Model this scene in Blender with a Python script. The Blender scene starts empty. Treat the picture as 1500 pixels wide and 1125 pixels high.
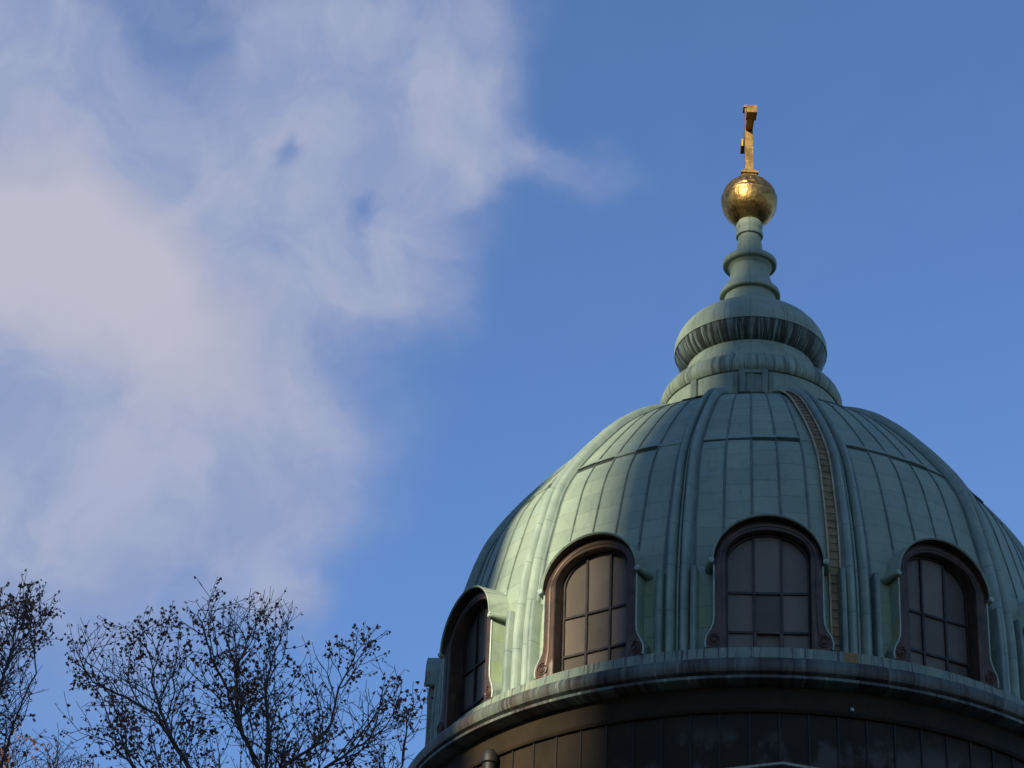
import bpy, bmesh, math, random
import numpy as np
from mathutils import Vector, Matrix
R = math.radians
random.seed(7)
S = bpy.context.scene
col = S.collection

# ------------------------------------------------------------ camera
CAM = Vector((0.0, -90.06, 1.70)); F = 4210.3
PITCH, YAW, ROLL = R(31.195), R(-5.553), R(2.392)
fw = Vector((math.sin(YAW)*math.cos(PITCH), math.cos(YAW)*math.cos(PITCH), math.sin(PITCH)))
_rt = Vector((math.cos(YAW), -math.sin(YAW), 0)); _up = _rt.cross(fw)
rt = _rt*math.cos(ROLL) + _up*math.sin(ROLL)
up = -_rt*math.sin(ROLL) + _up*math.cos(ROLL)
cd = bpy.data.cameras.new("camera"); co = bpy.data.objects.new("camera", cd); col.objects.link(co)
m = Matrix((rt, up, -fw)).transposed().to_4x4(); m.translation = CAM; co.matrix_world = m
cd.sensor_width = 36; cd.lens = F/1500*36; cd.clip_start = .5; cd.clip_end = 20000
S.camera = co

def at(px, py, dist):
    """point on the sight line through a photograph position, at a horizontal distance"""
    d = fw + rt*((px-750)/F) - up*((py-562.5)/F)
    return CAM + d*(dist/math.hypot(d.x, d.y))

# ------------------------------------------------------------ sky, sun, exposure
SUN_AZ, SUN_EL = R(-25), R(19)
sun_dir = Vector((math.sin(SUN_AZ)*math.cos(SUN_EL), -math.cos(SUN_AZ)*math.cos(SUN_EL), math.sin(SUN_EL)))
W = bpy.data.worlds.new("World"); S.world = W; W.use_nodes = True
nt = W.node_tree; N = nt.nodes; L = nt.links; N.clear()
def nd(tree, typ, **kw):
    n = tree.nodes.new(typ)
    for k, v in kw.items():
        if k.startswith('i_'): n.inputs[k[2:].replace('_', ' ')].default_value = v
        else: setattr(n, k, v)
    return n
def mth(tree, op, a, b=None, c=None, clamp=False):
    n = tree.nodes.new('ShaderNodeMath'); n.operation = op; n.use_clamp = clamp
    for i, v in enumerate((a, b, c)):
        if v is None: continue
        if isinstance(v, (int, float)): n.inputs[i].default_value = v
        else: tree.links.new(v, n.inputs[i])
    return n.outputs[0]
def smooth(tree, v, a, b, lo=0., hi=1.):
    n = tree.nodes.new('ShaderNodeMapRange'); n.interpolation_type = 'SMOOTHSTEP'
    tree.links.new(v, n.inputs['Value'])
    for k, x in (('From Min', a), ('From Max', b), ('To Min', lo), ('To Max', hi)): n.inputs[k].default_value = x
    return n.outputs[0]
def mixc(tree, f, a, b, blend='MIX'):
    n = tree.nodes.new('ShaderNodeMix'); n.data_type = 'RGBA'; n.blend_type = blend
    for s, v in ((n.inputs[0], f), (n.inputs[6], a), (n.inputs[7], b)):
        if isinstance(v, (int, float)): s.default_value = v
        elif isinstance(v, tuple): s.default_value = v if len(v) == 4 else v+(1,)
        else: tree.links.new(v, s)
    return n.outputs[2]
SKY_STRENGTH = 0.0585; EXPOSURE = 1.0
sky = nd(nt, 'ShaderNodeTexSky', sky_type='NISHITA', sun_disc=False, sun_elevation=SUN_EL,
         sun_rotation=math.atan2(sun_dir.x, sun_dir.y), altitude=60, air_density=1.0, dust_density=.15, ozone_density=2.5)
tc = nd(nt, 'ShaderNodeTexCoord')
sep = nd(nt, 'ShaderNodeSeparateXYZ'); L.new(tc.outputs['Generated'], sep.inputs[0])
az = mth(nt, 'MULTIPLY', mth(nt, 'ARCTAN2', sep.outputs[0], sep.outputs[1]), math.degrees(1)*math.cos(PITCH))
el = mth(nt, 'MULTIPLY', mth(nt, 'ARCSINE', sep.outputs[2]), math.degrees(1))
cmb = nd(nt, 'ShaderNodeCombineXYZ'); L.new(az, cmb.inputs[0]); L.new(el, cmb.inputs[1])
def fbm(tree, vec, scale, detail, rough=.55, dist=0., out='Fac'):
    n = tree.nodes.new('ShaderNodeTexNoise'); n.inputs['Scale'].default_value = scale
    n.inputs['Detail'].default_value = detail; n.inputs['Roughness'].default_value = rough
    n.inputs['Distortion'].default_value = dist
    if vec is not None: tree.links.new(vec, n.inputs['Vector'])
    return n.outputs[out]
warp = fbm(nt, cmb.outputs[0], .33, 4, .55, 0, 'Color')
wv = nd(nt, 'ShaderNodeVectorMath', operation='MULTIPLY_ADD')
L.new(warp, wv.inputs[0]); wv.inputs[1].default_value = (2.6, 2.6, 0)
wo = nd(nt, 'ShaderNodeVectorMath', operation='ADD'); L.new(cmb.outputs[0], wo.inputs[0]); wo.inputs[1].default_value = (-1.3, -1.3, 0)
L.new(wo.outputs[0], wv.inputs[2])
# cloud banks: azimuth*cos, elevation, half widths (degrees), tilt, weight
BANKS = [(-14.42,33.44,6.59,2.79,-25,0.80),(-12.99,32.02,8.37,4.06,-20,0.90),(-12.4,29.9,6.4,4.0,-15,0.60),(-14.2,27.8,7.6,5.2,0,0.78),(-10.33,32.60,3.55,2.54,-30,0.50),(-9.31,29.02,3.80,3.30,0,0.35),(-8.73,26.6,1.5,1.1,-20,0.75),(-15.18,36.57,4.82,1.78,-25,1.05),(-12.50,35.61,4.31,1.52,-35,0.9),(-9.79,36.99,2.6,2.3,0,0.85),(-7.07,37.48,3.3,3.2,0,0.80),(-8.25,35.78,3.50,1.9,-20,0.6),(-6.48,34.95,2.03,2.79,-30,0.45),(-4.4,36.1,2.7,0.85,-20,0.62),(-7.05,33.01,2.0,2.2,0,0.75),(-8.67,34.11,2.28,3.04,0,0.6),(-5.35,38.12,1.78,2.54,0,0.35),(-5.83,36.21,2.28,1.52,30,0.6),(-9.03,38.14,3.04,1.52,0,0.40),(-10.55,28.09,4.06,1.52,0,0.25),(-9.37,35.55,0.81,0.71,0,-1.0),(-7.60,34.81,0.71,1.01,0,-0.9),(-12.93,37.77,2.79,0.56,-20,-0.08),(-11.21,37.31,0.91,1.52,20,-0.15),(-7.73,33.78,0.56,0.81,0,-0.4),(-13.44,35.28,4.82,0.61,-28,-0.38),(-8.86,36.33,1.01,0.51,0,-0.25)]
BANKS += [(-12.8,36.6,7.5,5.0,-20,.55), (-13.0,29.0,7.0,6.5,0,.28), (-8.5,34.8,4.5,4.5,0,.3)]
acc = None; body = None
for i, (a, e, sx, sy, r_, amp) in enumerate(BANKS):
    mp = nd(nt, 'ShaderNodeMapping', vector_type='TEXTURE'); L.new(wv.outputs[0], mp.inputs[0])
    mp.inputs['Location'].default_value = (a, e, 0); mp.inputs['Rotation'].default_value = (0, 0, R(r_)); mp.inputs['Scale'].default_value = (sx, sy, 1)
    g = nd(nt, 'ShaderNodeTexGradient', gradient_type='SPHERICAL'); L.new(mp.outputs[0], g.inputs[0])
    s_ = smooth(nt, g.outputs['Fac'], 0, 1)
    acc = mth(nt, 'MULTIPLY_ADD', s_, amp, acc if acc is not None else 0.0)
    if i == 1: body = acc
det = fbm(nt, wv.outputs[0], .75, 9, .62, .4)
dens = mth(nt, 'ADD', acc, mth(nt, 'MULTIPLY', mth(nt, 'SUBTRACT', det, .5), mth(nt, 'MULTIPLY_ADD', mth(nt, 'MINIMUM', acc, 1.2), .8, .14)))
cover = smooth(nt, dens, -.08, 1.12)
cover = mth(nt, 'MULTIPLY', cover, .93)
lite = fbm(nt, wv.outputs[0], .22, 5, .5)
thick = smooth(nt, mth(nt, 'ADD', body, mth(nt, 'MULTIPLY_ADD', lite, 1.5, -.75)), .15, 1.45)
SUNLIT_CLOUD = (.53, .525, .615); PALE_CLOUD = (.27, .345, .56)
grey = fbm(nt, wv.outputs[0], .45, 6, .55, .4)
ccol = mixc(nt, thick, mixc(nt, smooth(nt, grey, .3, .7), PALE_CLOUD, (.41, .45, .61)), SUNLIT_CLOUD)
cs = nd(nt, 'ShaderNodeVectorMath', operation='SCALE'); L.new(ccol, cs.inputs[0]); cs.inputs['Scale'].default_value = 1/(SKY_STRENGTH*2**EXPOSURE)
tint = mixc(nt, 1.0, sky.outputs[0], (.95, 1.13, 1.46), 'MULTIPLY')
fin = mixc(nt, cover, tint, cs.outputs[0])
bg = nd(nt, 'ShaderNodeBackground'); bg.inputs['Strength'].default_value = SKY_STRENGTH; L.new(fin, bg.inputs['Color'])
wo_ = nd(nt, 'ShaderNodeOutputWorld'); L.new(bg.outputs[0], wo_.inputs[0])

sd = bpy.data.lights.new("sun", 'SUN'); sd.energy = 4.4; sd.angle = R(.55); sd.color = (1.0, .87, .66)
so = bpy.data.objects.new("sun", sd); col.objects.link(so)
so.rotation_euler = sun_dir.to_track_quat('Z', 'Y').to_euler(); so.location = (-60, -150, 120)
S.view_settings.view_transform = 'Standard'; S.view_settings.look = 'None'
S.view_settings.exposure = EXPOSURE; S.view_settings.gamma = 1
S.cycles.max_bounces = 6

# ------------------------------------------------------------ materials
def mat(name, base, rough=.6, metal=0., build=None, spec=.4):
    M = bpy.data.materials.new(name); M.use_nodes = True
    t = M.node_tree; p = t.nodes['Principled BSDF']
    p.inputs['Base Color'].default_value = tuple(base)+(1,); p.inputs['Roughness'].default_value = rough
    p.inputs['Metallic'].default_value = metal; p.inputs['Specular IOR Level'].default_value = spec
    if build: build(t, p)
    return M
def objc(t): return nd(t, 'ShaderNodeTexCoord').outputs['Object']
def uvc(t): return nd(t, 'ShaderNodeTexCoord').outputs['UV']
def scaled(t, v, s):
    n = nd(t, 'ShaderNodeVectorMath', operation='MULTIPLY'); t.links.new(v, n.inputs[0]); n.inputs[1].default_value = s; return n.outputs[0]
def bump(t, p, h, strength, dist):
    b = nd(t, 'ShaderNodeBump'); b.inputs['Strength'].default_value = strength; b.inputs['Distance'].default_value = dist
    t.links.new(h, b.inputs['Height']); t.links.new(b.outputs[0], p.inputs['Normal'])
P_LIGHT = (.285, .350, .250); P_MID = (.190, .250, .184); P_DARK = (.058, .078, .058); P_YEL = (.215, .285, .135)
def sepxyz(t, v):
    s = nd(t, 'ShaderNodeSeparateXYZ'); t.links.new(v, s.inputs[0]); return s.outputs
def b_sheet(t, p):
    """patina on lapped copper sheets; UV = (sheet column, metres along the slope)"""
    u = sepxyz(t, uvc(t)); o = objc(t); oz = sepxyz(t, o)[2]
    ci = mth(t, 'FLOOR', u[0])
    w1 = nd(t, 'ShaderNodeTexWhiteNoise', noise_dimensions='1D'); t.links.new(ci, w1.inputs['W'])
    row = mth(t, 'ADD', mth(t, 'MULTIPLY', u[1], 1.35), w1.outputs['Value'])
    ri = mth(t, 'FLOOR', row); rf = mth(t, 'FRACT', row)
    cm = nd(t, 'ShaderNodeCombineXYZ'); t.links.new(ci, cm.inputs[0]); t.links.new(ri, cm.inputs[1])
    w2 = nd(t, 'ShaderNodeTexWhiteNoise', noise_dimensions='2D'); t.links.new(cm.outputs[0], w2.inputs['Vector'])
    n1 = fbm(t, o, .7, 6, .6); n2 = fbm(t, scaled(t, o, (5, 5, .9)), 1.2, 5, .65)
    tone = mth(t, 'ADD', mth(t, 'MULTIPLY', w2.outputs['Value'], .38), mth(t, 'MULTIPLY', n1, .72))
    c = mixc(t, smooth(t, tone, .05, 1.1), P_MID, P_LIGHT)
    odd = smooth(t, w2.outputs['Value'], .86, .9)
    c = mixc(t, mth(t, 'MULTIPLY', odd, .35), c, (.17, .25, .215))
    # sheltered sheets low between the windows keep a yellower green
    low = mth(t, 'MULTIPLY', smooth(t, oz, .2, -1.2), smooth(t, w2.outputs['Value'], .25, .6))
    c = mixc(t, mth(t, 'MULTIPLY', low, .75), c, P_YEL)
    st = smooth(t, n2, .50, .72)
    c = mixc(t, mth(t, 'MULTIPLY', st, .32), c, (.105, .14, .115))
    # darker lines in the horizontal laps and beside the upright seams
    lap = smooth(t, rf, .055, .02)
    sf = mth(t, 'ABSOLUTE', mth(t, 'SUBTRACT', mth(t, 'FRACT', mth(t, 'ADD', u[0], .5)), .5))
    seam = smooth(t, sf, .075, .04)
    dn = fbm(t, o, 2.2, 4)
    c = mixc(t, mth(t, 'MULTIPLY', lap, mth(t, 'MULTIPLY', dn, .55)), c, (.06, .09, .085))
    c = mixc(t, mth(t, 'MULTIPLY', seam, mth(t, 'MULTIPLY_ADD', dn, .7, .25)), c, (.045, .07, .075))
    t.links.new(c, p.inputs['Base Color'])
    h = mth(t, 'ADD', mth(t, 'MULTIPLY', smooth(t, rf, .0, .06), .5), mth(t, 'ADD', mth(t, 'MULTIPLY', fbm(t, o, 3.0, 3), .7), mth(t, 'MULTIPLY', fbm(t, o, 1.1, 2), 2.2)))
    bump(t, p, h, .5, .05)
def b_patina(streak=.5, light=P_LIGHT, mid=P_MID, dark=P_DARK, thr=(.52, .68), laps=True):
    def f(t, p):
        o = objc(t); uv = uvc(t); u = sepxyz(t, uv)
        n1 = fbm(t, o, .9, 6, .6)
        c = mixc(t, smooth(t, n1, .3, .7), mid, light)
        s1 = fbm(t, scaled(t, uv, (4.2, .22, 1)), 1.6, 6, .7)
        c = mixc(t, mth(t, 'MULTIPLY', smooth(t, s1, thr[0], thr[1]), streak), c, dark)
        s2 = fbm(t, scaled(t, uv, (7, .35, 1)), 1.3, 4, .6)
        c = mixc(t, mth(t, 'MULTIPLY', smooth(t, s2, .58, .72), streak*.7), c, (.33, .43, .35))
        if laps:
            fr = mth(t, 'FRACT', mth(t, 'MULTIPLY', u[0], .72))
            c = mixc(t, mth(t, 'MULTIPLY', smooth(t, fr, .03, .01), .55), c, (.06, .085, .08))
        t.links.new(c, p.inputs['Base Color'])
        bump(t, p, fbm(t, o, 4, 4), .3, .02)
    return f
def b_rib(t, p):
    o = objc(t); uv = uvc(t); u = sepxyz(t, uv)
    n1 = fbm(t, o, 1.1, 6, .62)
    c = mixc(t, smooth(t, n1, .3, .7), (.185, .250, .205), (.265, .335, .262))
    n2 = fbm(t, scaled(t, uv, (7, .5, 1)), 1.5, 5, .65)
    c = mixc(t, mth(t, 'MULTIPLY', smooth(t, n2, .5, .72), .5), c, (.13, .18, .165))
    fr = mth(t, 'FRACT', mth(t, 'MULTIPLY', u[1], .62))
    c = mixc(t, mth(t, 'MULTIPLY', smooth(t, fr, .022, .008), .7), c, (.06, .085, .08))
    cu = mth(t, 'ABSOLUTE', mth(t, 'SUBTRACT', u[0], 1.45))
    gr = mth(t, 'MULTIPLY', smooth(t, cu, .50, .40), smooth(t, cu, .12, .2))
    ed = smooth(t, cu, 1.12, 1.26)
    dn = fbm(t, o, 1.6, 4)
    c = mixc(t, mth(t, 'MULTIPLY', mth(t, 'MAXIMUM', gr, ed), mth(t, 'MULTIPLY_ADD', dn, .7, .3)), c, (.05, .075, .075))  # occlusion shade of grooves and base edges, painted into the colour
    t.links.new(c, p.inputs['Base Color']); bump(t, p, fbm(t, o, 3, 4), .3, .02)
def b_band(t, p):
    """weathered cornice: green, cream, brown and black runs side by side"""
    o = objc(t); uv = uvc(t)
    n1 = fbm(t, scaled(t, uv, (1.3, .12, 1)), 1.4, 6, .7)
    n3 = fbm(t, scaled(t, uv, (5.5, .25, 1)), 1.3, 5, .7)
    c = mixc(t, smooth(t, n1, .38, .6), (.20, .245, .165), (.135, .185, .145))
    c = mixc(t, mth(t, 'MULTIPLY', smooth(t, n3, .54, .58), .85), c, (.05, .045, .032))
    c = mixc(t, mth(t, 'MULTIPLY', smooth(t, n3, .42, .36), .7), c, (.38, .37, .22))
    u = sepxyz(t, uv)
    fr = mth(t, 'FRACT', mth(t, 'MULTIPLY', u[0], 1.1))
    c = mixc(t, mth(t, 'MULTIPLY', smooth(t, fr, .04, .015), .6), c, (.05, .06, .05))
    t.links.new(c, p.inputs['Base Color']); bump(t, p, n3, .25, .02)
def b_roll(t, p):
    o = objc(t); uv = uvc(t)
    n1 = fbm(t, scaled(t, uv, (.55, .1, 1)), 1.2, 4, .6)
    n3 = fbm(t, scaled(t, uv, (5, .2, 1)), 1.4, 6, .7)
    c = mixc(t, smooth(t, n1, .4, .6), (.055, .042, .030), (.10, .125, .10))
    c = mixc(t, mth(t, 'MULTIPLY', smooth(t, n3, .50, .58), mth(t, 'MULTIPLY', smooth(t, n1, .62, .42), .85)), c, (.012, .011, .010))
    c = mixc(t, mth(t, 'MULTIPLY', smooth(t, n3, .43, .38), mth(t, 'MULTIPLY', smooth(t, n1, .40, .6), .6)), c, (.42, .43, .33))
    t.links.new(c, p.inputs['Base Color']); bump(t, p, n3, .25, .02)
def b_bronze(t, p):
    o = objc(t); z = sepxyz(t, o)[2]
    n1 = fbm(t, o, .8, 6, .6); n2 = fbm(t, scaled(t, o, (3, 3, .5)), 1.3, 5, .65)
    c = mixc(t, smooth(t, n1, .3, .7), (.015, .0105, .0045), (.027, .018, .007))
    c = mixc(t, mth(t, 'MULTIPLY', smooth(t, n2, .5, .7), .6), c, (.014, .011, .007))
    x = sepxyz(t, o)[0]
    blot = fbm(t, scaled(t, o, (1, 1, .8)), .55, 6, .6)
    pm = mth(t, 'MULTIPLY', smooth(t, z, -5.35, -6.3), smooth(t, blot, .47, .56))
    pm = mth(t, 'MULTIPLY', pm, smooth(t, x, -5.0, -2.5))
    c = mixc(t, mth(t, 'MULTIPLY', pm, .7), c, (.075, .07, .062))
    t.links.new(c, p.inputs['Base Color']); bump(t, p, n1, .2, .03)
def b_copper(t, p):
    o = objc(t)
    n1 = fbm(t, o, 1.8, 6, .65); n2 = fbm(t, scaled(t, o, (4, 4, .8)), 1.4, 5, .65)
    c = mixc(t, smooth(t, n1, .3, .7), (.046, .032, .021), (.092, .050, .030))
    c = mixc(t, mth(t, 'MULTIPLY', smooth(t, n2, .5, .7), .6), c, (.07, .05, .042))
    c = mixc(t, mth(t, 'MULTIPLY', smooth(t, n2, .42, .3), .35), c, (.17, .20, .165))
    t.links.new(c, p.inputs['Base Color']); bump(t, p, n1, .3, .03)
def b_glass(t, p):
    o = objc(t); uv = uvc(t); u = sepxyz(t, uv)
    cm = nd(t, 'ShaderNodeCombineXYZ'); t.links.new(mth(t, 'FLOOR', u[0]), cm.inputs[0]); t.links.new(mth(t, 'FLOOR', u[1]), cm.inputs[1])
    oi = nd(t, 'ShaderNodeObjectInfo'); t.links.new(mth(t, 'MULTIPLY', oi.outputs['Random'], 37), cm.inputs[2])
    w = nd(t, 'ShaderNodeTexWhiteNoise', noise_dimensions='3D'); t.links.new(cm.outputs[0], w.inputs['Vector'])
    n = fbm(t, o, 1.5, 5, .6)
    c = mixc(t, mth(t, 'ADD', mth(t, 'MULTIPLY', mth(t, 'POWER', w.outputs['Value'], .8), .75), mth(t, 'MULTIPLY', n, .45)), (.062, .053, .042), (.180, .152, .120))
    t.links.new(c, p.inputs['Base Color']); bump(t, p, n, .12, .02)
def b_gold(emboss):
    def f(t, p):
        o = objc(t); z = sepxyz(t, o)[2]
        n = fbm(t, o, 3.5, 5, .7)
        c = mixc(t, smooth(t, n, .42, .62), (.45, .29, .095), (.24, .145, .048))
        t.links.new(c, p.inputs['Base Color'])
        if emboss:
            h = fbm(t, o, 7, 3)
            bump(t, p, h, .4, .05)
        else: bump(t, p, fbm(t, o, 2.5, 4), .35, .05)
    return f
def b_var(c1, c2, scale, bs=.3):
    def f(t, p):
        o = objc(t); n = fbm(t, o, scale, 5, .62)
        t.links.new(mixc(t, smooth(t, n, .3, .7), c1, c2), p.inputs['Base Color']); bump(t, p, n, bs, .05)
    return f
M = dict(
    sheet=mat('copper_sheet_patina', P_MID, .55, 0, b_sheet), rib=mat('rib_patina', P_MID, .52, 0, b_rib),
    patina=mat('patina', P_MID, .55, 0, b_patina(.45)),
    bulb=mat('streaked_patina', P_MID, .55, 0, b_patina(.55)),
    torus=mat('drip_streaked_patina', P_MID, .55, 0, b_patina(.8, thr=(.45, .60))),
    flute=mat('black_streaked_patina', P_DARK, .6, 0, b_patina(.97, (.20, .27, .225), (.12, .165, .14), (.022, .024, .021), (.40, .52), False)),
    band=mat('cornice_runs', P_MID, .5, 0, b_band), roll=mat('cornice_roll_runs', P_MID, .5, 0, b_roll),
    bronze=mat('oxidised_bronze', (.1, .07, .03), .62, 0, b_bronze, .18), copper=mat('brown_copper', (.15, .09, .06), .45, .2, b_copper),
    bronze_line=mat('dark_bronze', (.008, .007, .006), .6), seam=mat('seam_patina', (.10, .145, .135), .55, 0, b_var((.085, .12, .10), (.17, .22, .17), 1.5)),
    darkpat=mat('dull_patina', (.12, .165, .13), .55, 0, b_var((.10, .135, .10), (.165, .22, .16), 1.5)),
    lapshade=mat('lap_shadow_colour', (.032, .042, .040), .8), glass=mat('dusty_glass', (.15, .12, .1), .38, 0, b_glass, .2),
    muntin=mat('muntin_paint', (.05, .036, .03), .5, 0, b_var((.018, .014, .011), (.04, .03, .024), 3)),
    edge=mat('pale_edge_patina', (.36, .46, .38), .5, 0, b_var((.25, .34, .29), (.42, .52, .42), 3)),
    gold=mat('gilding', (.8, .5, .15), .42, 1, b_gold(False)), goldorb=mat('embossed_gilding', (.8, .5, .15), .42, 1, b_gold(True)),
    ladder=mat('gilt_rail', (.34, .27, .14), .5, .3, b_var((.36, .28, .14), (.55, .46, .27), 3)),
    board=mat('rust_board', (.13, .085, .045), .7, 0, b_var((.165, .115, .05), (.26, .19, .09), 2.5)),
    rust=mat('rust_stain', (.3, .15, .05), .7, 0, b_var((.20, .115, .05), (.33, .17, .055), 5)),
    stone=mat('grey_stone', (.26, .24, .21), .8, 0, b_var((.20, .185, .165), (.32, .30, .265), .7)),
    roof=mat('nave_slate', (.06, .06, .06), .6, 0, b_var((.04, .042, .045), (.08, .08, .08), .5)),
    ground=mat('ground_mix', (.09, .085, .075), .9, 0, b_var((.04, .04, .038), (.075, .07, .06), .05)),
    tower=mat('concrete', (.28, .25, .22), .8, 0, b_var((.22, .20, .18), (.33, .30, .27), .2)), towerglass=mat('tower_glass', (.03, .04, .05), .12),
    bark=mat('bark', (.035, .028, .024), .85, 0, b_var((.05, .042, .036), (.11, .09, .075), 4)),
    leaf=mat('dry_leaf', (.05, .03, .02), .7, 0, b_var((.09, .045, .032), (.25, .125, .08), 2.2)),
    redleaf=mat('russet_leaf', (.2, .08, .05), .7, 0, b_var((.15, .06, .04), (.28, .12, .075), 2.2)),
)

# ------------------------------------------------------------ helpers
class MB:
    def __init__(s): s.v = []; s.f = []; s.uv = []
    def add(s, vs, fs, uvs=None):
        b = len(s.v); s.v += [tuple(p) for p in vs]
        for k, f in enumerate(fs):
            s.f.append(tuple(b+i for i in f)); s.uv.append(uvs[k] if uvs else None)
    def box(s, c, h, mtx=None):
        vs = [Vector((c[0]+x*h[0], c[1]+y*h[1], c[2]+z*h[2])) for x in (-1, 1) for y in (-1, 1) for z in (-1, 1)]
        if mtx: vs = [mtx @ v for v in vs]
        s.add(vs, [(0, 1, 3, 2), (4, 6, 7, 5), (0, 4, 5, 1), (2, 3, 7, 6), (0, 2, 6, 4), (1, 5, 7, 3)])
    def tube(s, pts, rad, n=6, cap=True):
        pts = [Vector(p) for p in pts]; k = len(pts)
        rs = rad if isinstance(rad, (list, tuple)) else [rad]*k
        d = (pts[1]-pts[0]).normalized(); a = d.orthogonal().normalized(); b0 = len(s.v)
        for i, p in enumerate(pts):
            t = (pts[min(i+1, k-1)]-pts[max(i-1, 0)]).normalized()
            a = (a - t*a.dot(t)).normalized(); b = t.cross(a)
            for j in range(n):
                q = p + (a*math.cos(2*math.pi*j/n) + b*math.sin(2*math.pi*j/n))*rs[i]
                s.v.append(tuple(q))
        for i in range(k-1):
            for j in range(n):
                s.f.append((b0+i*n+j, b0+i*n+(j+1) % n, b0+(i+1)*n+(j+1) % n, b0+(i+1)*n+j)); s.uv.append(None)
        if cap:
            s.f.append(tuple(b0+j for j in reversed(range(n)))); s.uv.append(None)
            s.f.append(tuple(b0+(k-1)*n+j for j in range(n))); s.uv.append(None)
    def lathe(s, prof, n=144, a0=0., a1=2*math.pi, uref=None, cx=0, cy=0):
        """prof = (r, z) from bottom to top; UV in metres"""
        full = abs(a1-a0-2*math.pi) < 1e-6; b0 = len(s.v); k = len(prof)
        ls = [0]
        for i in range(1, k): ls.append(ls[-1]+math.dist(prof[i], prof[i-1]))
        ur = uref or max(r for r, z in prof)
        m_ = n if full else n+1
        for r, z in prof:
            for j in range(m_):
                a = a0+(a1-a0)*j/n; s.v.append((cx+r*math.sin(a), cy-r*math.cos(a), z))
        for i in range(k-1):
            for j in range(n):
                j2 = (j+1) % m_
                s.f.append((b0+i*m_+j, b0+i*m_+j2, b0+(i+1)*m_+j2, b0+(i+1)*m_+j))
                u0, u1 = ur*(a0+(a1-a0)*j/n), ur*(a0+(a1-a0)*(j+1)/n)
                s.uv.append(((u0, ls[i]), (u1, ls[i]), (u1, ls[i+1]), (u0, ls[i+1])))
    def build(s, name, m_, parent=None, loc=(0, 0, 0), sharp=35, fix=False):
        me = bpy.data.meshes.new(name); me.from_pydata(s.v, [], s.f)
        ul = me.uv_layers.new(name='uv')
        for p_, uv in zip(me.polygons, s.uv):
            for q, li in enumerate(p_.loop_indices):
                if uv: ul.data[li].uv = uv[q]
                else:
                    c = me.vertices[me.loops[li].vertex_index].co; ul.data[li].uv = (math.atan2(c.x, -c.y)*11 if abs(c.x)+abs(c.y) > .1 else 0, c.z)
        if fix:
            bm = bmesh.new(); bm.from_mesh(me); bmesh.ops.recalc_face_normals(bm, faces=bm.faces); bm.to_mesh(me); bm.free()
        me.polygons.foreach_set('use_smooth', [True]*len(me.polygons)); me.set_sharp_from_angle(angle=R(sharp))
        me.materials.append(m_); me.update()
        o = bpy.data.objects.new(name, me); col.objects.link(o); o.location = loc
        if parent: o.parent = parent
        return o
def tag(o, label=None, cat=None, group=None, kind=None):
    for k, v in (('label', label), ('category', cat), ('group', group), ('kind', kind)):
        if v: o[k] = v
    return o
def empty(name, loc):
    o = bpy.data.objects.new(name, None); col.objects.link(o); o.location = loc; return o
def copy_tree(o, parent):
    c = o.copy(); col.objects.link(c); c.parent = parent
    for ch in list(o.children): copy_tree(ch, c)
    return c
def arc(cx, cz, rx, rz, a0, a1, n):
    return [(cx+rx*math.cos(R(a0+(a1-a0)*i/n)), cz+rz*math.sin(R(a0+(a1-a0)*i/n))) for i in range(n+1)]

# ------------------------------------------------------------ ground
g = MB(); g.add([(-6000, -6000, 0), (6000, -6000, 0), (6000, 6000, 0), (-6000, 6000, 0)], [(0, 1, 2, 3)])
tag(g.build('ground', M['ground']), kind='structure')

# ------------------------------------------------------------ cathedral
ZS = 43.27                      # height of the dormer springing line; part meshes use it as z = 0
AZ0 = R(2.573)
church = empty('cathedral', (0, 0, 0))
tag(church, 'cathedral with green copper dome, arched dormers, onion lantern and golden cross', 'cathedral')
UPV = (0, 0, ZS)
b = MB()
b.box((0, 0, 14.5), (15, 15, 14.5)); b.box((0, 30, 10), (11, 15, 10)); b.box((0, -22, 10), (11, 7, 10)); b.box((-23, 0, 10), (8, 10, 10)); b.box((23, 0, 10), (8, 10, 10))
b.build('wall', M['stone'], church, sharp=20)
b = MB()
for (x0, x1, y0, y1, ax) in ((-11.4, 11.4, 15.01, 45.4, 1), (-11.4, 11.4, -29.4, -15.01, 1), (-31.4, -15.01, -10.4, 10.4, 0), (15.01, 31.4, -10.4, 10.4, 0)):
    if ax: vs = [(x0, y0, 20.02), (x1, y0, 20.02), (x1, y1, 20.02), (x0, y1, 20.02), (0, y0, 25), (0, y1, 25)]; fs = [(0, 1, 4), (1, 2, 5, 4), (2, 3, 5), (3, 0, 4, 5), (0, 3, 2, 1)]
    else: vs = [(x0, y0, 20.02), (x1, y0, 20.02), (x1, y1, 20.02), (x0, y1, 20.02), (x0, 0, 25), (x1, 0, 25)]; fs = [(0, 1, 5, 4), (1, 2, 5), (2, 3, 4, 5), (3, 0, 4), (0, 3, 2, 1)]
    b.add(vs, fs)
b.build('roof', M['roof'], church, sharp=20)

# drum under the dome
b = MB()
b.lathe([(11.26, -14.25), (11.26, -5.22)], 160); b.lathe([(11.26, -5.22), (11.36, -5.22), (11.39, -5.16), (11.36, -5.10), (11.34, -5.08), (11.34, -4.38)], 160)
drum = b.build('drum', M['bronze'], church, UPV)
for k in range(80):
    b = MB(); t = AZ0+R(4.5)*k+R(1.3)
    b.box((0, -11.27, -9.72), (.022, .035, 4.5), Matrix.Rotation(t, 3, 'Z'))
    b.build('batten', M['bronze_line'], drum)
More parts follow.
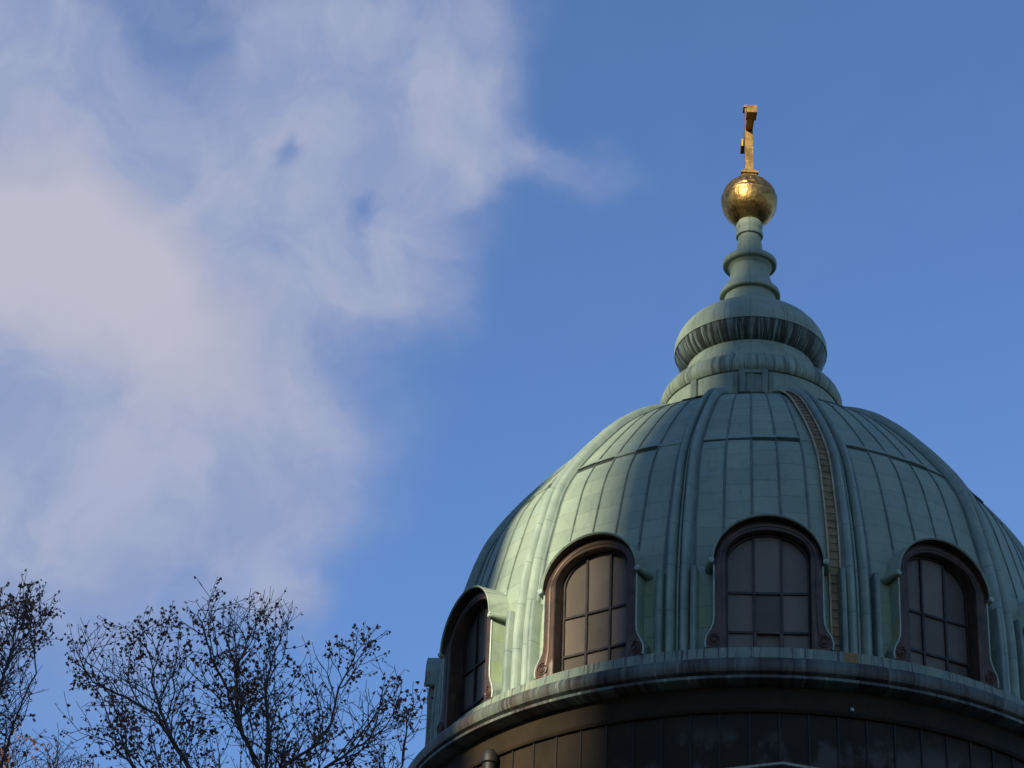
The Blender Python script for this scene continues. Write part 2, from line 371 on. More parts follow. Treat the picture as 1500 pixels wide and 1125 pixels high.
# cornice: fascia, roll, lip and soffit
b = MB(); b.lathe([(11.22, -3.42), (11.16, -2.98), (10.3, -2.90)], 200); cornice = b.build('cornice', M['band'], church, UPV)
b = MB(); b.lathe([(11.74, -4.16), (11.88, -4.10), (11.95, -3.96), (11.93, -3.80), (11.82, -3.66), (11.64, -3.55), (11.42, -3.50), (11.30, -3.46), (11.18, -3.425)], 200)
b.build('gutter_roll', M['roll'], cornice)
b = MB(); b.lathe([(11.0, -4.38), (11.76, -4.36), (11.86, -4.32), (11.86, -4.23), (11.77, -4.18), (11.70, -4.155)], 200)
b.build('drip_lip', M['roll'], cornice)

# shell
KP = [(-3.1, 10.70), (-1, 10.66), (0, 10.58), (1.5, 10.36), (3, 9.99), (4.5, 9.53), (5.5, 9.00), (6.5, 8.30), (7.5, 7.49), (8.5, 6.60), (9.2, 5.82), (9.8, 4.92), (10.2, 4.05), (10.42, 3.35), (10.47, 3.1)]
def prof_r(z):
    for i in range(len(KP)-1):
        if z <= KP[i+1][0]:
            p0 = KP[max(i-1, 0)]; p1 = KP[i]; p2 = KP[i+1]; p3 = KP[min(i+2, len(KP)-1)]
            t = (z-p1[0])/(p2[0]-p1[0]); m1 = (p2[1]-p0[1])/(p2[0]-p0[0])*(p2[0]-p1[0]); m2 = (p3[1]-p1[1])/(p3[0]-p1[0])*(p2[0]-p1[0])
            return (2*t**3-3*t*t+1)*p1[1]+(t**3-2*t*t+t)*m1+(-2*t**3+3*t*t)*p2[1]+(t**3-t*t)*m2
    return KP[-1][1]
ZL = []; z = -3.1
while z < 10.44:
    ZL.append(z); z += .34 if z < 4.5 else (.2 if z < 9 else .2)
ZL.append(10.45)
PR = [(prof_r(z), z) for z in ZL]
ARC = [0]
for i in range(1, len(PR)): ARC.append(ARC[-1]+math.dist(PR[i], PR[i-1]))
def nrm(i):
    a, c = PR[max(i-1, 0)], PR[min(i+1, len(PR)-1)]; dr, dz = c[0]-a[0], c[1]-a[1]; l = math.hypot(dr, dz); return dz/l, -dr/l
def ribscale(z): return 1.0 if z < 0 else max(.50, 1.0-.05*z)
def ribhalf(z): return .50*ribscale(z)
LEDGE = (5.65, 9.40)
b = MB(); NC = 15; grid = []
for i, (r, z) in enumerate(PR):
    rr = r + (.05 if z > LEDGE[0] else 0)*0
    row = []
    for s_ in range(12):
        th = R(30)*s_; hf = min(R(15)-.01, R(15)-ribhalf(z)/r)
        for j in range(NC+1): row.append((th-hf+2*hf*j/NC, rr))
    grid.append(row)
nrow = len(grid[0]); b0 = 0
for i, row in enumerate(grid):
    for a, r in row: b.v.append((r*math.sin(a), -r*math.cos(a), PR[i][1]))
for i in range(len(grid)-1):
    for q in range(nrow):
        q2 = (q+1) % nrow; s_, j = divmod(q, NC+1)
        zc = (PR[i][1]+PR[i+1][1])/2
        if j < NC: u0, u1 = s_*6+j/3, s_*6+(j+1)/3
        else: u0, u1 = s_*6+5.3, s_*6+5.6
        if j < NC and zc < 1.40 and abs((grid[i][q][0]+grid[i][q+1][0])/2-R(30)*s_)*PR[i][0] < (1.5 if zc < .3 else 1.5*math.sqrt(max(0, 1-((zc-.3)/1.35)**2))): continue   # window opening
        b.f.append((i*nrow+q, i*nrow+q2, (i+1)*nrow+q2, (i+1)*nrow+q))
        b.uv.append(((u0, ARC[i]), (u1, ARC[i]), (u1, ARC[i+1]), (u0, ARC[i+1])))
shell = b.build('dome_shell', M['sheet'], church, UPV); shell.rotation_euler.z = AZ0
# upright standing seams (one mesh: the pattern of the sheeting)
def sweep(b, secf, i0, i1, angf, cap=True):
    """sweep a cross-section (lateral, outward) along the dome profile"""
    b0 = len(b.v); n = None
    for i in range(i0, i1+1):
        r, z = PR[i]; nr, nz = nrm(i); sec = secf(z); n = len(sec); a = angf(r, z)
        for s_, h in sec:
            rad = r+h*nr
            b.v.append((rad*math.sin(a)+s_*math.cos(a), -rad*math.cos(a)+s_*math.sin(a), z+h*nz))
    k = i1-i0+1
    for i in range(k-1):
        for j in range(n-1):
            b.f.append((b0+i*n+j, b0+i*n+j+1, b0+(i+1)*n+j+1, b0+(i+1)*n+j))
            u0, u1 = j*.1, (j+1)*.1
            b.uv.append(((u0, ARC[i0+i]), (u1, ARC[i0+i]), (u1, ARC[i0+i+1]), (u0, ARC[i0+i+1])))
    if cap:
        b.f.append(tuple(b0+j for j in reversed(range(n)))); b.uv.append(None)
        b.f.append(tuple(b0+(k-1)*n+j for j in range(n))); b.uv.append(None)
for s_ in range(12):
    for k in range(1, 5):
        b = MB()
        def angf(r, z, s_=s_, k=k): return R(30)*s_+(R(15)-ribhalf(z)/r)*(2*k/5-1)
        sweep(b, lambda z: [(-.022, -.03), (-.017, .035), (.017, .035), (.022, -.03)], next(i for i, z in enumerate(ZL) if z > 1.25), len(PR)-3, angf)
        b.build('standing_seam', M['seam'], shell)
# ledges where the upper sheets lap over the lower ones
rnd = random.Random(3)
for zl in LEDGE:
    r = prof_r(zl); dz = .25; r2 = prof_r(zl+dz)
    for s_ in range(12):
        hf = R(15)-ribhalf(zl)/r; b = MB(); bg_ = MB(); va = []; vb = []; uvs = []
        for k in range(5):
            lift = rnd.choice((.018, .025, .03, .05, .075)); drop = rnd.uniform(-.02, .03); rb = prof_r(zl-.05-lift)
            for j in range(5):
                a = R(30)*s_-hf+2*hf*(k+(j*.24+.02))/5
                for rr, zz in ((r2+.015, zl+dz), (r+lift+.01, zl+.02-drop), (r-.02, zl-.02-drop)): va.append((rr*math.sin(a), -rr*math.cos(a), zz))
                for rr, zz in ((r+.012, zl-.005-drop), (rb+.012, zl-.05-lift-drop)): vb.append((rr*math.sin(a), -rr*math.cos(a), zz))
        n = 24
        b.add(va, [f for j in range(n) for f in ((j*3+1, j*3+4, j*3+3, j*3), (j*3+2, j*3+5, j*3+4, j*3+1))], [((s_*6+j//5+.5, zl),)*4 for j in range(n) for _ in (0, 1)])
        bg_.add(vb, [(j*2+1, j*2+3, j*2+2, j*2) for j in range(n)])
        b.build('sheet_lap', M['sheet'], shell); bg_.build('lap_shade_strip', M['lapshade'], shell)  # dark strip under each lap paints in the shadow line there

# ribs: three rolls on a base strip, with flat side pilasters below the springing line
def rib_sec(z):
    w = ribscale(z); s = [(-.50, -.06), (-.49, .055), (-.41, .06)]
    def roll(c, hw, h0, h):
        return [(c-hw*math.cos(R(t)), h0+h*math.sin(R(t))) for t in (0, 25, 50, 75, 105, 130, 155, 180)]
    half = s+roll(-.235, .155, .07, .26)+[(-.07, .03), (-.05, .03), (-.04, .095), (-.02, .11)]
    return [(x*w, y*(.55+.45*w)) for x, y in half+[(-x, y) for x, y in reversed(half)]]
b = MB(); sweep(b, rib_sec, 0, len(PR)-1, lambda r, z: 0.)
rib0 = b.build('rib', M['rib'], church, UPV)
def pil(sgn):
    b = MB(); i1 = next(i for i, z in enumerate(ZL) if z > -.2)
    sec = [(.44, -.1), (.46, .34), (.48, .38), (.62, .38), (.64, .34), (.64, -.1)]
    if sgn < 0: sec = [(-x, y) for x, y in reversed(sec)]
    sweep(b, lambda z: [(x, y+(.08 if False else 0)) for x, y in sec], 0, i1, lambda r, z: 0.)
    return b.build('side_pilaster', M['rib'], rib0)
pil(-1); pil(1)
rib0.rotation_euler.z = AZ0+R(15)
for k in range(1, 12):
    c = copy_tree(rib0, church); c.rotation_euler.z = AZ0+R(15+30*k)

# dormers, modelled facing the viewer: x right, -y outward
NA = 14
DO, DI = 11.0, 10.45
legL = [(-1.93, -2.97), (-1.95, -2.75), (-1.90, -2.55), (-1.78, -2.33), (-1.70, -2.12), (-1.68, -1.85), (-1.68, -1.0), (-1.68, -.02)]
outer = legL+arc(0, 0, 1.68, 1.56, 180, 0, 2*NA)+[(-x, z) for x, z in reversed(legL)]
jl = [-2.97, -2.75, -2.55, -2.33, -2.12, -1.85, -1.0, .12]
inner = [(-1.30, z) for z in jl]+arc(0, .30, 1.30, .93, 180, 0, 2*NA)+[(1.30, z) for z in reversed(jl)]
def lerp2(a, c, t): return (a[0]+(c[0]-a[0])*t, a[1]+(c[1]-a[1])*t)
def loft(b, loops):
    n = len(loops[0]); vs = [p for lp in loops for p in lp]
    b.add(vs, [(i*n+j, i*n+j+1, (i+1)*n+j+1, (i+1)*n+j) for i in range(len(loops)-1) for j in range(n-1)])
b = MB()      # cheeks: side walls back to the shell
for leg in (legL, [(-x, z) for x, z in legL]):
    q = [(x, -DO, z) for x, z in leg]; q2 = [(x*(1 if abs(x) < 1.7 else 1), -9.9, z) for x, z in leg]
    loft(b, [q, q2] if leg[0][0] > 0 else [q2, q])
b.add([(-1.93, -9.9, -2.97), (1.93, -9.9, -2.97), (1.93, -DO, -2.97), (-1.93, -DO, -2.97)], [(0, 1, 2, 3)])
dorm0 = b.build('dormer_window', M['sheet'], church, UPV)
b = MB()
nl = len(legL)
def back(k):      # the arched head of the surround is set back under the hood
    return .18*max(0, math.sin(math.pi*(k-nl)/(2*NA)))**.6 if nl <= k <= nl+2*NA else 0
loops = [[(x, -DO-.0+back(k), z) for k, (x, z) in enumerate(outer)]]
for t, dd in ((.08, .02), (.5, .035), (.62, .02), (.66, .0), (.93, -.0), (1., -.03)):
    loops.append([(lerp2(o_, i_, t)[0], -DO-dd+back(k), lerp2(o_, i_, t)[1]) for k, (o_, i_) in enumerate(zip(outer, inner))])
loops.append([(x, -DI, z) for x, z in inner])
loft(b, loops); b.build('surround', M['copper'], dorm0)
b = MB()      # hood: barrel roof with thick rolled ends
HB = [(1.82, .0)]
ho = arc(0, 0, 1.745, 1.625, 180, 0, 2*NA); hi = arc(0, 0, 1.69, 1.57, 180, 0, 2*NA)
loft(b, [[(x, -DO-.13, z) for x, z in hi], [(x*1.0, -DO-.16, z*1.0) for x, z in arc(0, 0, 1.725, 1.605, 180, 0, 2*NA)], [(x, -DO-.14, z) for x, z in ho], [(x*1.005, -DO+.1, z*1.005) for x, z in ho], [(x*1.01, -9.6, z*1.01) for x, z in ho]])
b.build('hood', M['patina'], dorm0)
b = MB(); loft(b, [[(x, -9.9, z) for x, z in hi], [(x, -DO-.128, z) for x, z in hi]]); b.build('soffit', M['copper'], dorm0)
for sx in (-1, 1):
    b = MB(); b.tube([(sx*1.78, -DO-.12, -.02), (sx*1.80, -DO+.2, -.02), (sx*1.82, -9.9, -.02)], [.085, .12, .17], 12)
    b.build('hood_roll', M['patina'], dorm0)
b = MB()
b.tube([(x, -DO-.15, z) for x, z in arc(0, 0, 1.735, 1.615, 180, 0, 2*NA)], .026, 6); b.build('edge_bead', M['patina'], dorm0)
for sx in (-1, 1):
    b = MB(); b.tube([(sx*abs(x), -DO-.02, z) for x, z in legL[:-1]]+[(sx*1.68, -DO-.02, -.12)], .026, 6); b.build('edge_bead', M['edge'], dorm0)
for sx in (-1, 1):      # volutes at the hood ends, scrolls at the feet
    b = MB(); pts = [(sx*(1.76)+sx*.085*(1-t/14*.75)*math.cos(t*.75), -DO-.16, -.02+.085*(1-t/14*.75)*math.sin(t*.75)) for t in range(15)]
    b.tube(pts, .026, 6); b.tube([(sx*1.76, -DO-.1, -.02), (sx*1.76, -DO-.165, -.02)], [.085, .07], 12)
    b.build('volute', M['edge'], dorm0)
    b = MB(); pts = [(sx*(1.66-(.225*(1-t/22*.82))*math.cos(t*.62+1.2)), -DO-.045, -2.70+.225*(1-t/22*.82)*math.sin(t*.62+1.2)) for t in range(23)]
    b.tube(pts, [.03]*18+[.028, .026, .024, .022, .02], 6); b.tube([(sx*1.66, -DO+.01, -2.70), (sx*1.66, -DO-.07, -2.70)], [.06, .045], 10)
    b.build('scroll', M['copper'], dorm0)
b = MB()      # panes, one flat mesh cut on the muntin lines
VX = (-1.31, -.43, .43, 1.31); HZ = (-3.1, -2.16, -.81, 1.25)
def archz(x): return .30+.93*math.sqrt(max(0, 1-(x/1.30)**2))
for i in range(3):
    for k in range(3):
        x0, x1, z0, z1 = VX[i], VX[i+1], HZ[k], HZ[k+1]; n = 10
        tops = [(x0+(x1-x0)*j/n, min(z1, archz(x0+(x1-x0)*j/n)+.03) if k == 2 else z1) for j in range(n+1)]
        tl = (random.random()-.5)*.03; tl2 = (random.random()-.5)*.03
        pts = [(x1, z0), ]+[tops[n-j] for j in range(n+1)]+[(x0, z0)]
        b.add([(x, -DI+.03+tl*(x-x0)+tl2*(z-z0), z) for x, z in reversed(pts)], [tuple(range(len(pts)))], [[(i+.5, k+.5)]*len(pts)])
b.build('glazing', M['glass'], dorm0)
b = MB()
for x in (-.43, .43): b.box((x, -DI-.01, (-3.0+archz(x))/2), (.036, .05, (archz(x)+3.0)/2))
for z in (-.81, -2.16):
    for x0, x1 in ((-1.28, -.46), (-.40, .40), (.46, 1.28)): b.box(((x0+x1)/2, -DI-.008, z), ((x1-x0)/2, .045, .036))
fi = [(x*.945, z-.06 if z > .2 else z) for x, z in inner]
loft(b, [[(x, -DI-.02, z) for x, z in inner], [(x*.985, -DI-.06, z) for x, z in inner], [(x, -DI-.06, z) for x, z in fi], [(x, -DI+.04, z) for x, z in fi]])
b.build('window_frame', M['muntin'], dorm0)
dorm0.rotation_euler.z = AZ0
for k in range(1, 12):
    c = copy_tree(dorm0, church); c.rotation_euler.z = AZ0+R(30*k)
b = MB()      # opening casement in the dormer that faces the viewer
for x in (-.40, .40): b.box((x, -DI-.10, -2.6), (.045, .04, .42))
b.box((0, -DI-.10, -2.20), (.445, .04, .035)); b.build('casement', M['copper'], dorm0)

# ladder up the dome beside a rib
b = MB(); i0, i1 = 1, next(i for i, z in enumerate(ZL) if z > 9.95)
def lad(off, h):
    def pt(i):
        r, z = PR[i]; nr, nz = nrm(i); a = AZ0+R(15); s_ = -(ribhalf(z)+.21+max(0, -z)*.0)+off; rad = r+h*nr
        return (rad*math.sin(a)+s_*math.cos(a), -rad*math.cos(a)+s_*math.sin(a), z+h*nz)
    return pt
bb = MB(); vs = []
for i in range(i0, i1+1): vs += [lad(-.17, .05)(i), lad(.17, .05)(i)]
bb.add(vs, [(k*2, k*2+1, k*2+3, k*2+2) for k in range(i1-i0)])
ladder = bb.build('service_ladder', M['board'], church, UPV)
for o_ in (-.19, .19):
    b = MB(); b.tube([lad(o_, .10)(i) for i in range(i0, i1+1)], .032, 6); b.build('rail', M['ladder'], ladder)
b = MB(); tot = ARC[i1]-ARC[i0]; nrg = int(tot/.3)
for k in range(nrg):
    d = ARC[i0]+(k+.5)*tot/nrg; i = max(j for j in range(len(ARC)) if ARC[j] <= d); f_ = (d-ARC[i])/(ARC[i+1]-ARC[i])
    p0 = Vector(lad(-.19, .10)(i)).lerp(Vector(lad(-.19, .10)(i+1)), f_); p1 = Vector(lad(.19, .10)(i)).lerp(Vector(lad(.19, .10)(i+1)), f_)
    b.tube([p0, p1], .011, 5)
tag(b.build('rungs', M['muntin'], ladder), kind='stuff')
b = MB(); b.lathe([(11.226, -3.41), (11.20, -3.2), (11.166, -2.985)], 6, AZ0+R(11.7), AZ0+R(13.9)); b.build('rust_stain', M['rust'], cornice)

# lantern
b = MB(); b.lathe([(3.16, 10.2), (3.16, 11.76)], 96); lantern = b.build('lantern', M['patina'], church, UPV)
b = MB()
b.lathe([(3.10, 11.78), (3.20, 11.80), (3.27, 11.88), (3.31, 12.02), (3.30, 12.18), (3.22, 12.38), (3.08, 12.56), (2.90, 12.69), (2.74, 12.75)], 96); b.build('torus_moulding', M['torus'], lantern)
b = MB(); b.lathe([(2.76, 12.74), (2.68, 12.80), (2.66, 13.02), (2.52, 13.06), (2.50, 13.14), (2.42, 13.30), (2.36, 13.46), (2.33, 13.62)], 96); b.build('neck_step', M['patina'], lantern)
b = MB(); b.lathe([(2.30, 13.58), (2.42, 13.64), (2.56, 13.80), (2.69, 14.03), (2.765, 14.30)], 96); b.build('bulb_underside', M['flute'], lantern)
b = MB(); b.lathe([(2.79, 14.295), (2.805, 14.42), (2.78, 14.64), (2.70, 14.88), (2.55, 15.14), (2.34, 15.40), (2.05, 15.64), (1.72, 15.83), (1.40, 15.98), (1.18, 16.16), (1.05, 16.42), (.97, 16.72), (.93, 16.98)], 96)
b.build('onion_bulb', M['bulb'], lantern)
b = MB(); b.lathe([(.90, 16.86), (1.10, 16.84), (1.13, 16.88), (1.13, 16.95), (1.10, 17.05), (1.02, 17.14), (.90, 17.30), (.80, 17.52), (.745, 17.75), (.73, 18.0), (.74, 18.12)], 64); b.build('spire_shaft', M['bulb'], lantern)
b = MB(); b.lathe([(.70, 18.0), (.73, 18.08), (.80, 18.13), (.84, 18.22), (.97, 18.23), (1.01, 18.28), (1.01, 18.42), (.94, 18.49), (.78, 18.55), (.60, 18.63), (.54, 18.74), (.50, 18.95), (.455, 19.25), (.43, 19.5), (.43, 19.62)], 64); b.build('spire_ring', M['patina'], lantern)
b = MB(); b.lathe([(.42, 19.56), (.50, 19.58), (.52, 19.66), (.50, 19.76), (.44, 19.80), (.46, 19.90), (.50, 19.98), (.50, 20.12), (.44, 20.25)], 64); b.build('collar', M['patina'], lantern)
def lpil(th):
    b = MB(); mt = Matrix.Rotation(th, 3, 'Z')
    b.box((0, -3.14, 11.02), (.50, .12, .72), mt)
    for x in (-.40, .40): b.box((x, -3.29, 11.02), (.10, .045, .72), mt)
    for z_ in (11.66, 10.50): b.box((0, -3.286, z_), (.297, .035, .07), mt)
    for x in (-.62, .62): b.box((x, -3.10, 11.00), (.085, .10, .70), mt)
    return b
lp0 = lpil(0).build('hatch', M['darkpat'], lantern, sharp=20); lp0.rotation_euler.z = R(1.8)
b = MB(); b.box((0, -3.16, 11.0), (.125, .13, .74)); lq0 = b.build('pilaster', M['darkpat'], lantern, sharp=20)
for k in range(1, 9):
    c = lq0 if k == 1 else lq0.copy()
    if k > 1: col.objects.link(c); c.rotation_euler.z = R(1.8+40*k)
# golden orb and cross
b = MB(); b.lathe([(max(.02, 1.06*math.cos(R(a))), 1.06*math.sin(R(a))) for a in [-84+2*q for q in range(87)]+[89.5]], 180)
def relief(p):
    v = Vector(p).normalized(); a = math.atan2(v.x, -v.y); e_ = math.degrees(math.asin(v.z))
    if e_ < 4 or e_ > 70: return p
    w = min(1, (e_-4)/5, (70-e_)/8)
    d = .5*math.sin(a*9+2.2*math.sin(e_*.16))*math.sin(e_*.30)+.35*math.sin(a*17+e_*.35)*math.cos(e_*.21-a*3)+.25*math.sin(a*5-e_*.5)
    if 4 <= e_ < 9: d = .9 if e_ > 6 else .2
    return tuple(v*(1.06+.030*w*d))
b.v = [relief(p) for p in b.v]
b.build('golden_orb', M['goldorb'], church, (0, 0, ZS+21.2), sharp=60)
CR = Matrix.Rotation(R(6), 3, 'Z')
b = MB(); b.box((0, 0, 23.96), (.15, .15, 1.70), CR)
b.box((0, 0, 25.60), (.21, .21, .05), CR)
cross = b.build('cross', M['gold'], church, UPV, sharp=20)
b = MB()
for s_ in (-1, 1):
    b.box((0, s_*.50, 24.62), (.14, .32, .14), CR); b.box((0, s_*1.10, 24.62), (.195, .27, .17), CR)
b.build('cross_arm', M['gold'], cross, sharp=20)
b = MB(); b.box((0, 0, 22.30), (.26, .26, .10), CR); b.box((0, 0, 22.55), (.22, .22, .06), CR); b.box((0, 0, 22.42), (.33, .33, .035), CR); b.box((0, 0, 22.20), (.33, .33, .05), CR)
b.build('plinth', M['gold'], cross, sharp=20)

# small fittings on the drum
b = MB(); mt = Matrix.Rotation(AZ0+R(1.2), 3, 'Z')
def gv(l): return [mt @ Vector(p) for p in l]
b.add(gv([(-2.2, -12.5, -7.66), (0, -12.5, -7.32), (2.2, -12.5, -7.66), (-2.2, -11.2, -7.66), (0, -11.2, -7.32), (2.2, -11.2, -7.66), (-2.2, -12.5, -7.74), (0, -12.5, -7.40), (2.2, -12.5, -7.74), (-2.2, -11.2, -7.74), (0, -11.2, -7.40), (2.2, -11.2, -7.74)]),
      [(0, 1, 4, 3), (1, 2, 5, 4), (6, 9, 10, 7), (7, 10, 11, 8), (0, 6, 7, 1), (1, 7, 8, 2), (0, 3, 9, 6), (2, 8, 11, 5)])
gab = b.build('gabled_hood', M['patina'], church, UPV, sharp=20)
b = MB(); b.box((0, -11.75, -9.0), (1.9, .45, 1.2), mt); b.build('hood_wall', M['bronze'], gab)
b = MB(); b.lathe([(.20, -7.2), (.20, -5.55), (.26, -5.5), (.27, -5.35), (.24, -5.2), (.16, -5.08), (.02, -5.03)], 20, cx=-8.18, cy=-8.18); b.build('vent_cowl', M['bronze_line'], church, UPV)
b = MB()
th = R(15.0); b.tube([(11.36*math.sin(th), -11.36*math.cos(th), -5.03), (11.36*math.sin(th), -11.36*math.cos(th), -4.93)], .06, 6)
b.build('wall_bracket', M['edge'], church, UPV)

# ------------------------------------------------------------ unseen towers added to shade the dome and trees, leaving one strip of sun
dh = Vector((math.sin(SUN_AZ), -math.cos(SUN_AZ), 0)); nh = Vector((math.cos(SUN_AZ), math.sin(SUN_AZ), 0))
def blocker(n0, n1, dist, depth, hgt, label):
    e = empty('blocker_tower', dh*dist+nh*((n0+n1)/2)); e.rotation_euler.z = SUN_AZ
    tag(e, label, 'office tower')
    w = abs(n1-n0)/2
    b = MB(); b.box((0, -depth/2, hgt/2), (w, depth/2, hgt/2)); b.build('wall', M['tower'], e, sharp=20)
    b = MB(); nf = int(hgt/4)-1
    for k in range(nf): b.box((0, .0, 4+4*k), (w-1.5, .05, 1.1))
    b.build('window_band', M['towerglass'], e, sharp=20)
EDGE_R, EDGE_L = -1.15, -5.15
blocker(EDGE_R, 120, 340, 30, ZS+20.5+340*math.tan(SUN_EL), 'tall concrete office tower added unseen behind the viewer to shade the dome on the right')
blocker(EDGE_L-110, EDGE_L, 115, 25, ZS+24+115*math.tan(SUN_EL), 'lower concrete office tower added unseen behind the viewer to shade the dome on the far left')

# ------------------------------------------------------------ trees: space colonisation inside crowns
def inpoly(p, poly):
    x, y = p; c = False; j = len(poly)-1
    for i in range(len(poly)):
        (xi, yi), (xj, yj) = poly[i], poly[j]
        if (yi > y) != (yj > y) and x < (xj-xi)*(y-yi)/(yj-yi)+xi: c = not c
        j = i
    return c
def photo(p):
    d = Vector(p)-CAM; z_ = d.dot(fw); return (750+F*d.dot(rt)/z_, 562.5-F*d.dot(up)/z_)
def tree(name, label, dist, base, limbs, poly, seed, leafm, leafp, group=None, leafsz=.047, dens=1.0):
    rr = random.Random(seed)
    nodes = []; par = []; tip = []
    def addn(p, q): nodes.append(Vector(p)); par.append(q); return len(nodes)-1
    root = Vector((base[0], base[1], 0)); addn(root, -1); keyed = {'root': 0}
    shoots = []
    def grow_line(cur, p):
        a = nodes[cur].copy(); n = max(1, int((p-a).length/.16))
        for k in range(1, n+1):
            w = 0 if k == n else 1
            cur = addn(a.lerp(p, k/n)+Vector((rr.gauss(0, .014), rr.gauss(0, .014), rr.gauss(0, .014)))*w, cur)
            if nodes[cur].z > 15.5: shoots.append((cur, (p-a).normalized()))
        return cur
    for ln in limbs:
        cur = keyed[ln[0]]
        for it in ln[1:]:
            if isinstance(it, str): keyed[it] = cur
            else: cur = grow_line(cur, at(it[0], it[1], dist+it[2]))
        shoots.append((cur, Vector((rr.gauss(0, .2), rr.gauss(0, .2), 1)).normalized(), 1))
    LEN = {1: (.7, 1.95), 2: (.4, 1.0), 3: (.16, .5)}; GAP = {1: .17, 2: .135, 3: 9}
    def branch(i, d, lvl):
        ln = rr.uniform(*LEN[lvl]); st = .085; gone = rr.uniform(0, GAP[lvl]); ang = rr.uniform(0, 6.28); cur = i
        jx, jy = rr.gauss(4, 14), rr.gauss(-15, 13)
        bend = Vector((rr.gauss(0, .05), rr.gauss(0, .05), rr.gauss(.07, .04)))
        for k in range(int(ln/st)):
            d = (d+bend+Vector((rr.gauss(0, .09), rr.gauss(0, .09), rr.gauss(0, .09)))).normalized()
            p = nodes[cur]+d*st
            q_ = photo(p)
            if not inpoly((q_[0]+jx, q_[1]+jy), poly): break
            cur = addn(p, cur); gone += st
            if lvl < 3 and gone > GAP[lvl] and k > 1:
                gone = rr.uniform(-.5, .35)*GAP[lvl]; ang += 2.4+rr.gauss(0, .4)
                a = d.orthogonal().normalized(); b_ = d.cross(a); t = R(rr.uniform(28, 58))
                branch(cur, (d*math.cos(t)+(a*math.cos(ang)+b_*math.sin(ang))*math.sin(t)).normalized(), lvl+1)
    k = 0; ang = 0
    for sh in shoots:
        if len(sh) == 3: branch(sh[0], sh[1], 1); branch(sh[0], (sh[1]+Vector((rr.gauss(0, .4), rr.gauss(0, .4), .1))).normalized(), 1); continue
        if rr.random() > .74*dens: continue
        i, d = sh; ang += 2.4+rr.gauss(0, .5); a = d.orthogonal().normalized(); b_ = d.cross(a); t = R(rr.uniform(30, 62))
        v = (d*math.cos(t)+(a*math.cos(ang)+b_*math.sin(ang))*math.sin(t)).normalized(); v.z += .2
        branch(i, v.normalized(), 1)
    n = len(nodes); ch = [[] for _ in range(n)]
    for i in range(1, n): ch[par[i]].append(i)
    E_ = 2.75; rad = [0]*n
    for i in range(n-1, -1, -1): rad[i] = .0058 if not ch[i] else sum(rad[c]**E_ for c in ch[i])**(1/E_)
    bt = MB(); bw = MB(); stack = [(0, c) for c in ch[0]]
    while stack:
        i, c = stack.pop(); pts = [i, c]
        while ch[pts[-1]]: pts.append(max(ch[pts[-1]], key=lambda q: rad[q]))
        rs = [rad[q] for q in pts]; rs[0] = rad[pts[1]]; th = rs[0] > .030
        (bt if th else bw).tube([nodes[q] for q in pts], rs, 7 if rs[0] > .06 else (5 if th else 3), cap=False)
        for a_, q in zip(pts[1:], pts[2:]+[-1]):
            for o_ in ch[a_]:
                if o_ != q: stack.append((a_, o_))
    lf = MB()
    def leaf(p):
        s_ = leafsz*rr.uniform(.65, 1.3); rot = Matrix.Rotation(rr.uniform(0, 6.28), 3, 'Z') @ Matrix.Rotation(rr.gauss(0, .5), 3, 'X') @ Matrix.Rotation(rr.gauss(0, .9), 3, 'Y')
        c = rr.uniform(.15, .7)
        sh = [(0, 0, 0), (.55, c*.3, -.3), (.9, c*.2, -.47), (.6, c*.4, -.85), (.35, c*.1, -1.15), (0, -.1, -1.7), (-.35, c*.1, -1.15), (-.65, c*.4, -.8), (-.85, c*.2, -.43), (-.5, c*.3, -.26)]
        lf.add([p+rot @ Vector(q)*s_ for q in sh], [(0, 1, 2, 3, 4, 5), (0, 5, 6, 7, 8, 9)])
    for i in range(1, n):
        if rad[i] > .012: continue
        d_end = 0 if not ch[i] else 1
        q = nodes[i]; w = max(.12, .5+1.1*math.sin(q.x*1.5+seed)*math.sin(q.z*1.9+1.3*seed)+.45*math.sin(q.x*4.1+q.z*3.3))
        for _ in range(2):
            if rr.random() < leafp*w*(1.0 if d_end == 0 else .2): leaf(q+Vector((rr.gauss(0, .035), rr.gauss(0, .035), rr.gauss(-.01, .035))))
    e = empty(name, root); tag(e, label, 'tree', group)
    for nm, mb, mm, kd in (('trunk', bt, M['bark'], None), ('twigs', bw, M['bark'], 'stuff'), ('crown', lf, leafm, 'stuff')):
        if mb.v:
            mb.v = [tuple(Vector(p)-root) for p in mb.v]
            o = mb.build(nm, mm, e, sharp=60)
            if kd: o['kind'] = kd
    print(name, 'nodes', n, 'leaves', len(lf.f)//2)
    return e
def foot(px, dist): p = at(px, 1125, dist); return (p.x, p.y)
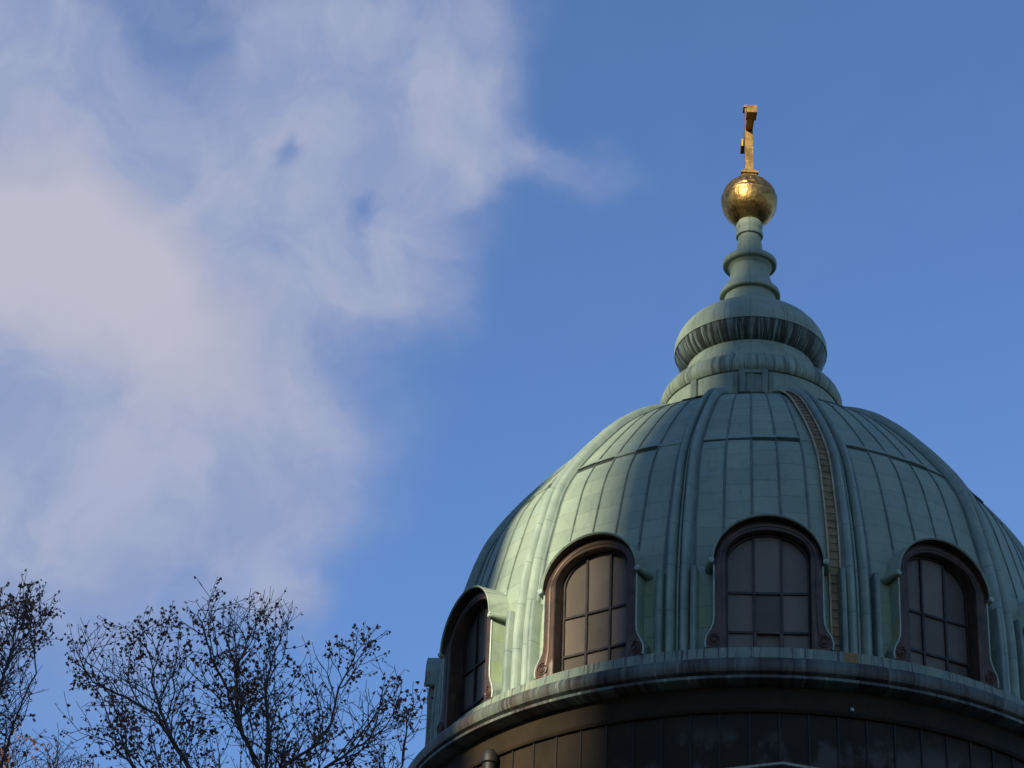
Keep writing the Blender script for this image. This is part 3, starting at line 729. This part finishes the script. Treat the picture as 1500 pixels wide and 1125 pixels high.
tree('bare_tree', 'large half bare tree beside the dome, dark leaves on rising fanned branches', 55, foot(410, 55),
     [('root', (415, 1560, 0), 'a', (400, 1400, 0), 'b', (345, 1210, .1), 'c', (277, 1125, .3), (248, 1077, .5), 'd', (228, 1045, .5), (173, 1017, .2), (136, 999, .0), (112, 955, -.2)),
      ('d', (222, 1000, .9), (232, 960, 1.1), (215, 915, 1.2)),
      ('b', (392, 1190, -.3), 'e', (378, 1125, -.4), (352, 1066, -.5), 'f', (329, 1002, -.3), (309, 962, -.2), (296, 912, -.2), (316, 862, -.1)),
      ('f', (345, 985, -.9), (362, 940, -1.2), (398, 875, -1.3)),
      ('e', (392, 1050, -1.0), (388, 1000, -1.2), (405, 950, -1.3), (432, 890, -1.4)),
      ('b', (435, 1200, .6), 'g', (412, 1125, .8), (462, 1092, 1.0), (485, 1060, 1.1), 'h', (496, 1008, 1.1), (522, 955, 1.0), (553, 918, 1.0)),
      ('g', (470, 1130, .2), (540, 1083, -.2), (577, 1057, -.4), (627, 1048, -.6)),
      ('c', (196, 1125, -.8), (162, 1086, -1.1), (118, 1074, -1.3), (98, 1051, -1.3), (80, 1030, -1.3)),
      ('a', (520, 1290, -.5), (560, 1180, -.8), (590, 1120, -1.0))],
     [(70, 1015), (85, 1060), (112, 1050), (125, 1010), (105, 950), (118, 905), (150, 890), (200, 905), (240, 885), (285, 890), (298, 850), (322, 846), (338, 880), (360, 862), (408, 855), (440, 880), (432, 920), (462, 955), (490, 930), (515, 912), (556, 908), (562, 950), (596, 960), (606, 990), (628, 1015), (640, 1050), (612, 1080), (612, 1130), (590, 1200), (160, 1200), (95, 1090), (66, 1030)],
     5, M['leaf'], 1.05)
tree('bare_tree', 'half bare tree with a dense brown clump of leaves at the left edge', 57, foot(-60, 57),
     [('root', (-50, 1500, 0), 'a', (-35, 1250, 0), 'b', (-22, 1090, 0), 'c', (0, 1005, .1), (17, 956, .1), 'd', (26, 905, .1), (33, 848, .1)),
      ('d', (50, 915, -.4), (85, 880, -.6)), ('b', (20, 1060, .6), (45, 1000, .8), (62, 975, .8)), ('c', (-70, 1000, -.5), (-110, 900, -.6)), ('c', (-20, 940, .8), (-15, 870, .9))],
     [(-190, 880), (-60, 850), (5, 848), (32, 832), (55, 845), (62, 872), (88, 868), (102, 888), (96, 930), (62, 945), (36, 962), (66, 985), (58, 1030), (40, 1080), (10, 1120), (-60, 1150), (-190, 1100)],
     9, M['leaf'], 1.1)
tree('young_tree', 'low russet tree top in the bottom left corner', 60, foot(60, 60),
     [('root', (60, 1500, 0), 'a', (50, 1280, 0), 'b', (30, 1180, 0), (10, 1120, 0), (-5, 1090, 0)), ('b', (75, 1150, .4), (85, 1095, .5)), ('b', (140, 1180, -.3), (160, 1130, -.3))],
     [(-60, 1100), (0, 1075), (35, 1062), (95, 1068), (130, 1095), (190, 1120), (220, 1200), (-60, 1210)],
     12, M['redleaf'], .9, dens=1.4)
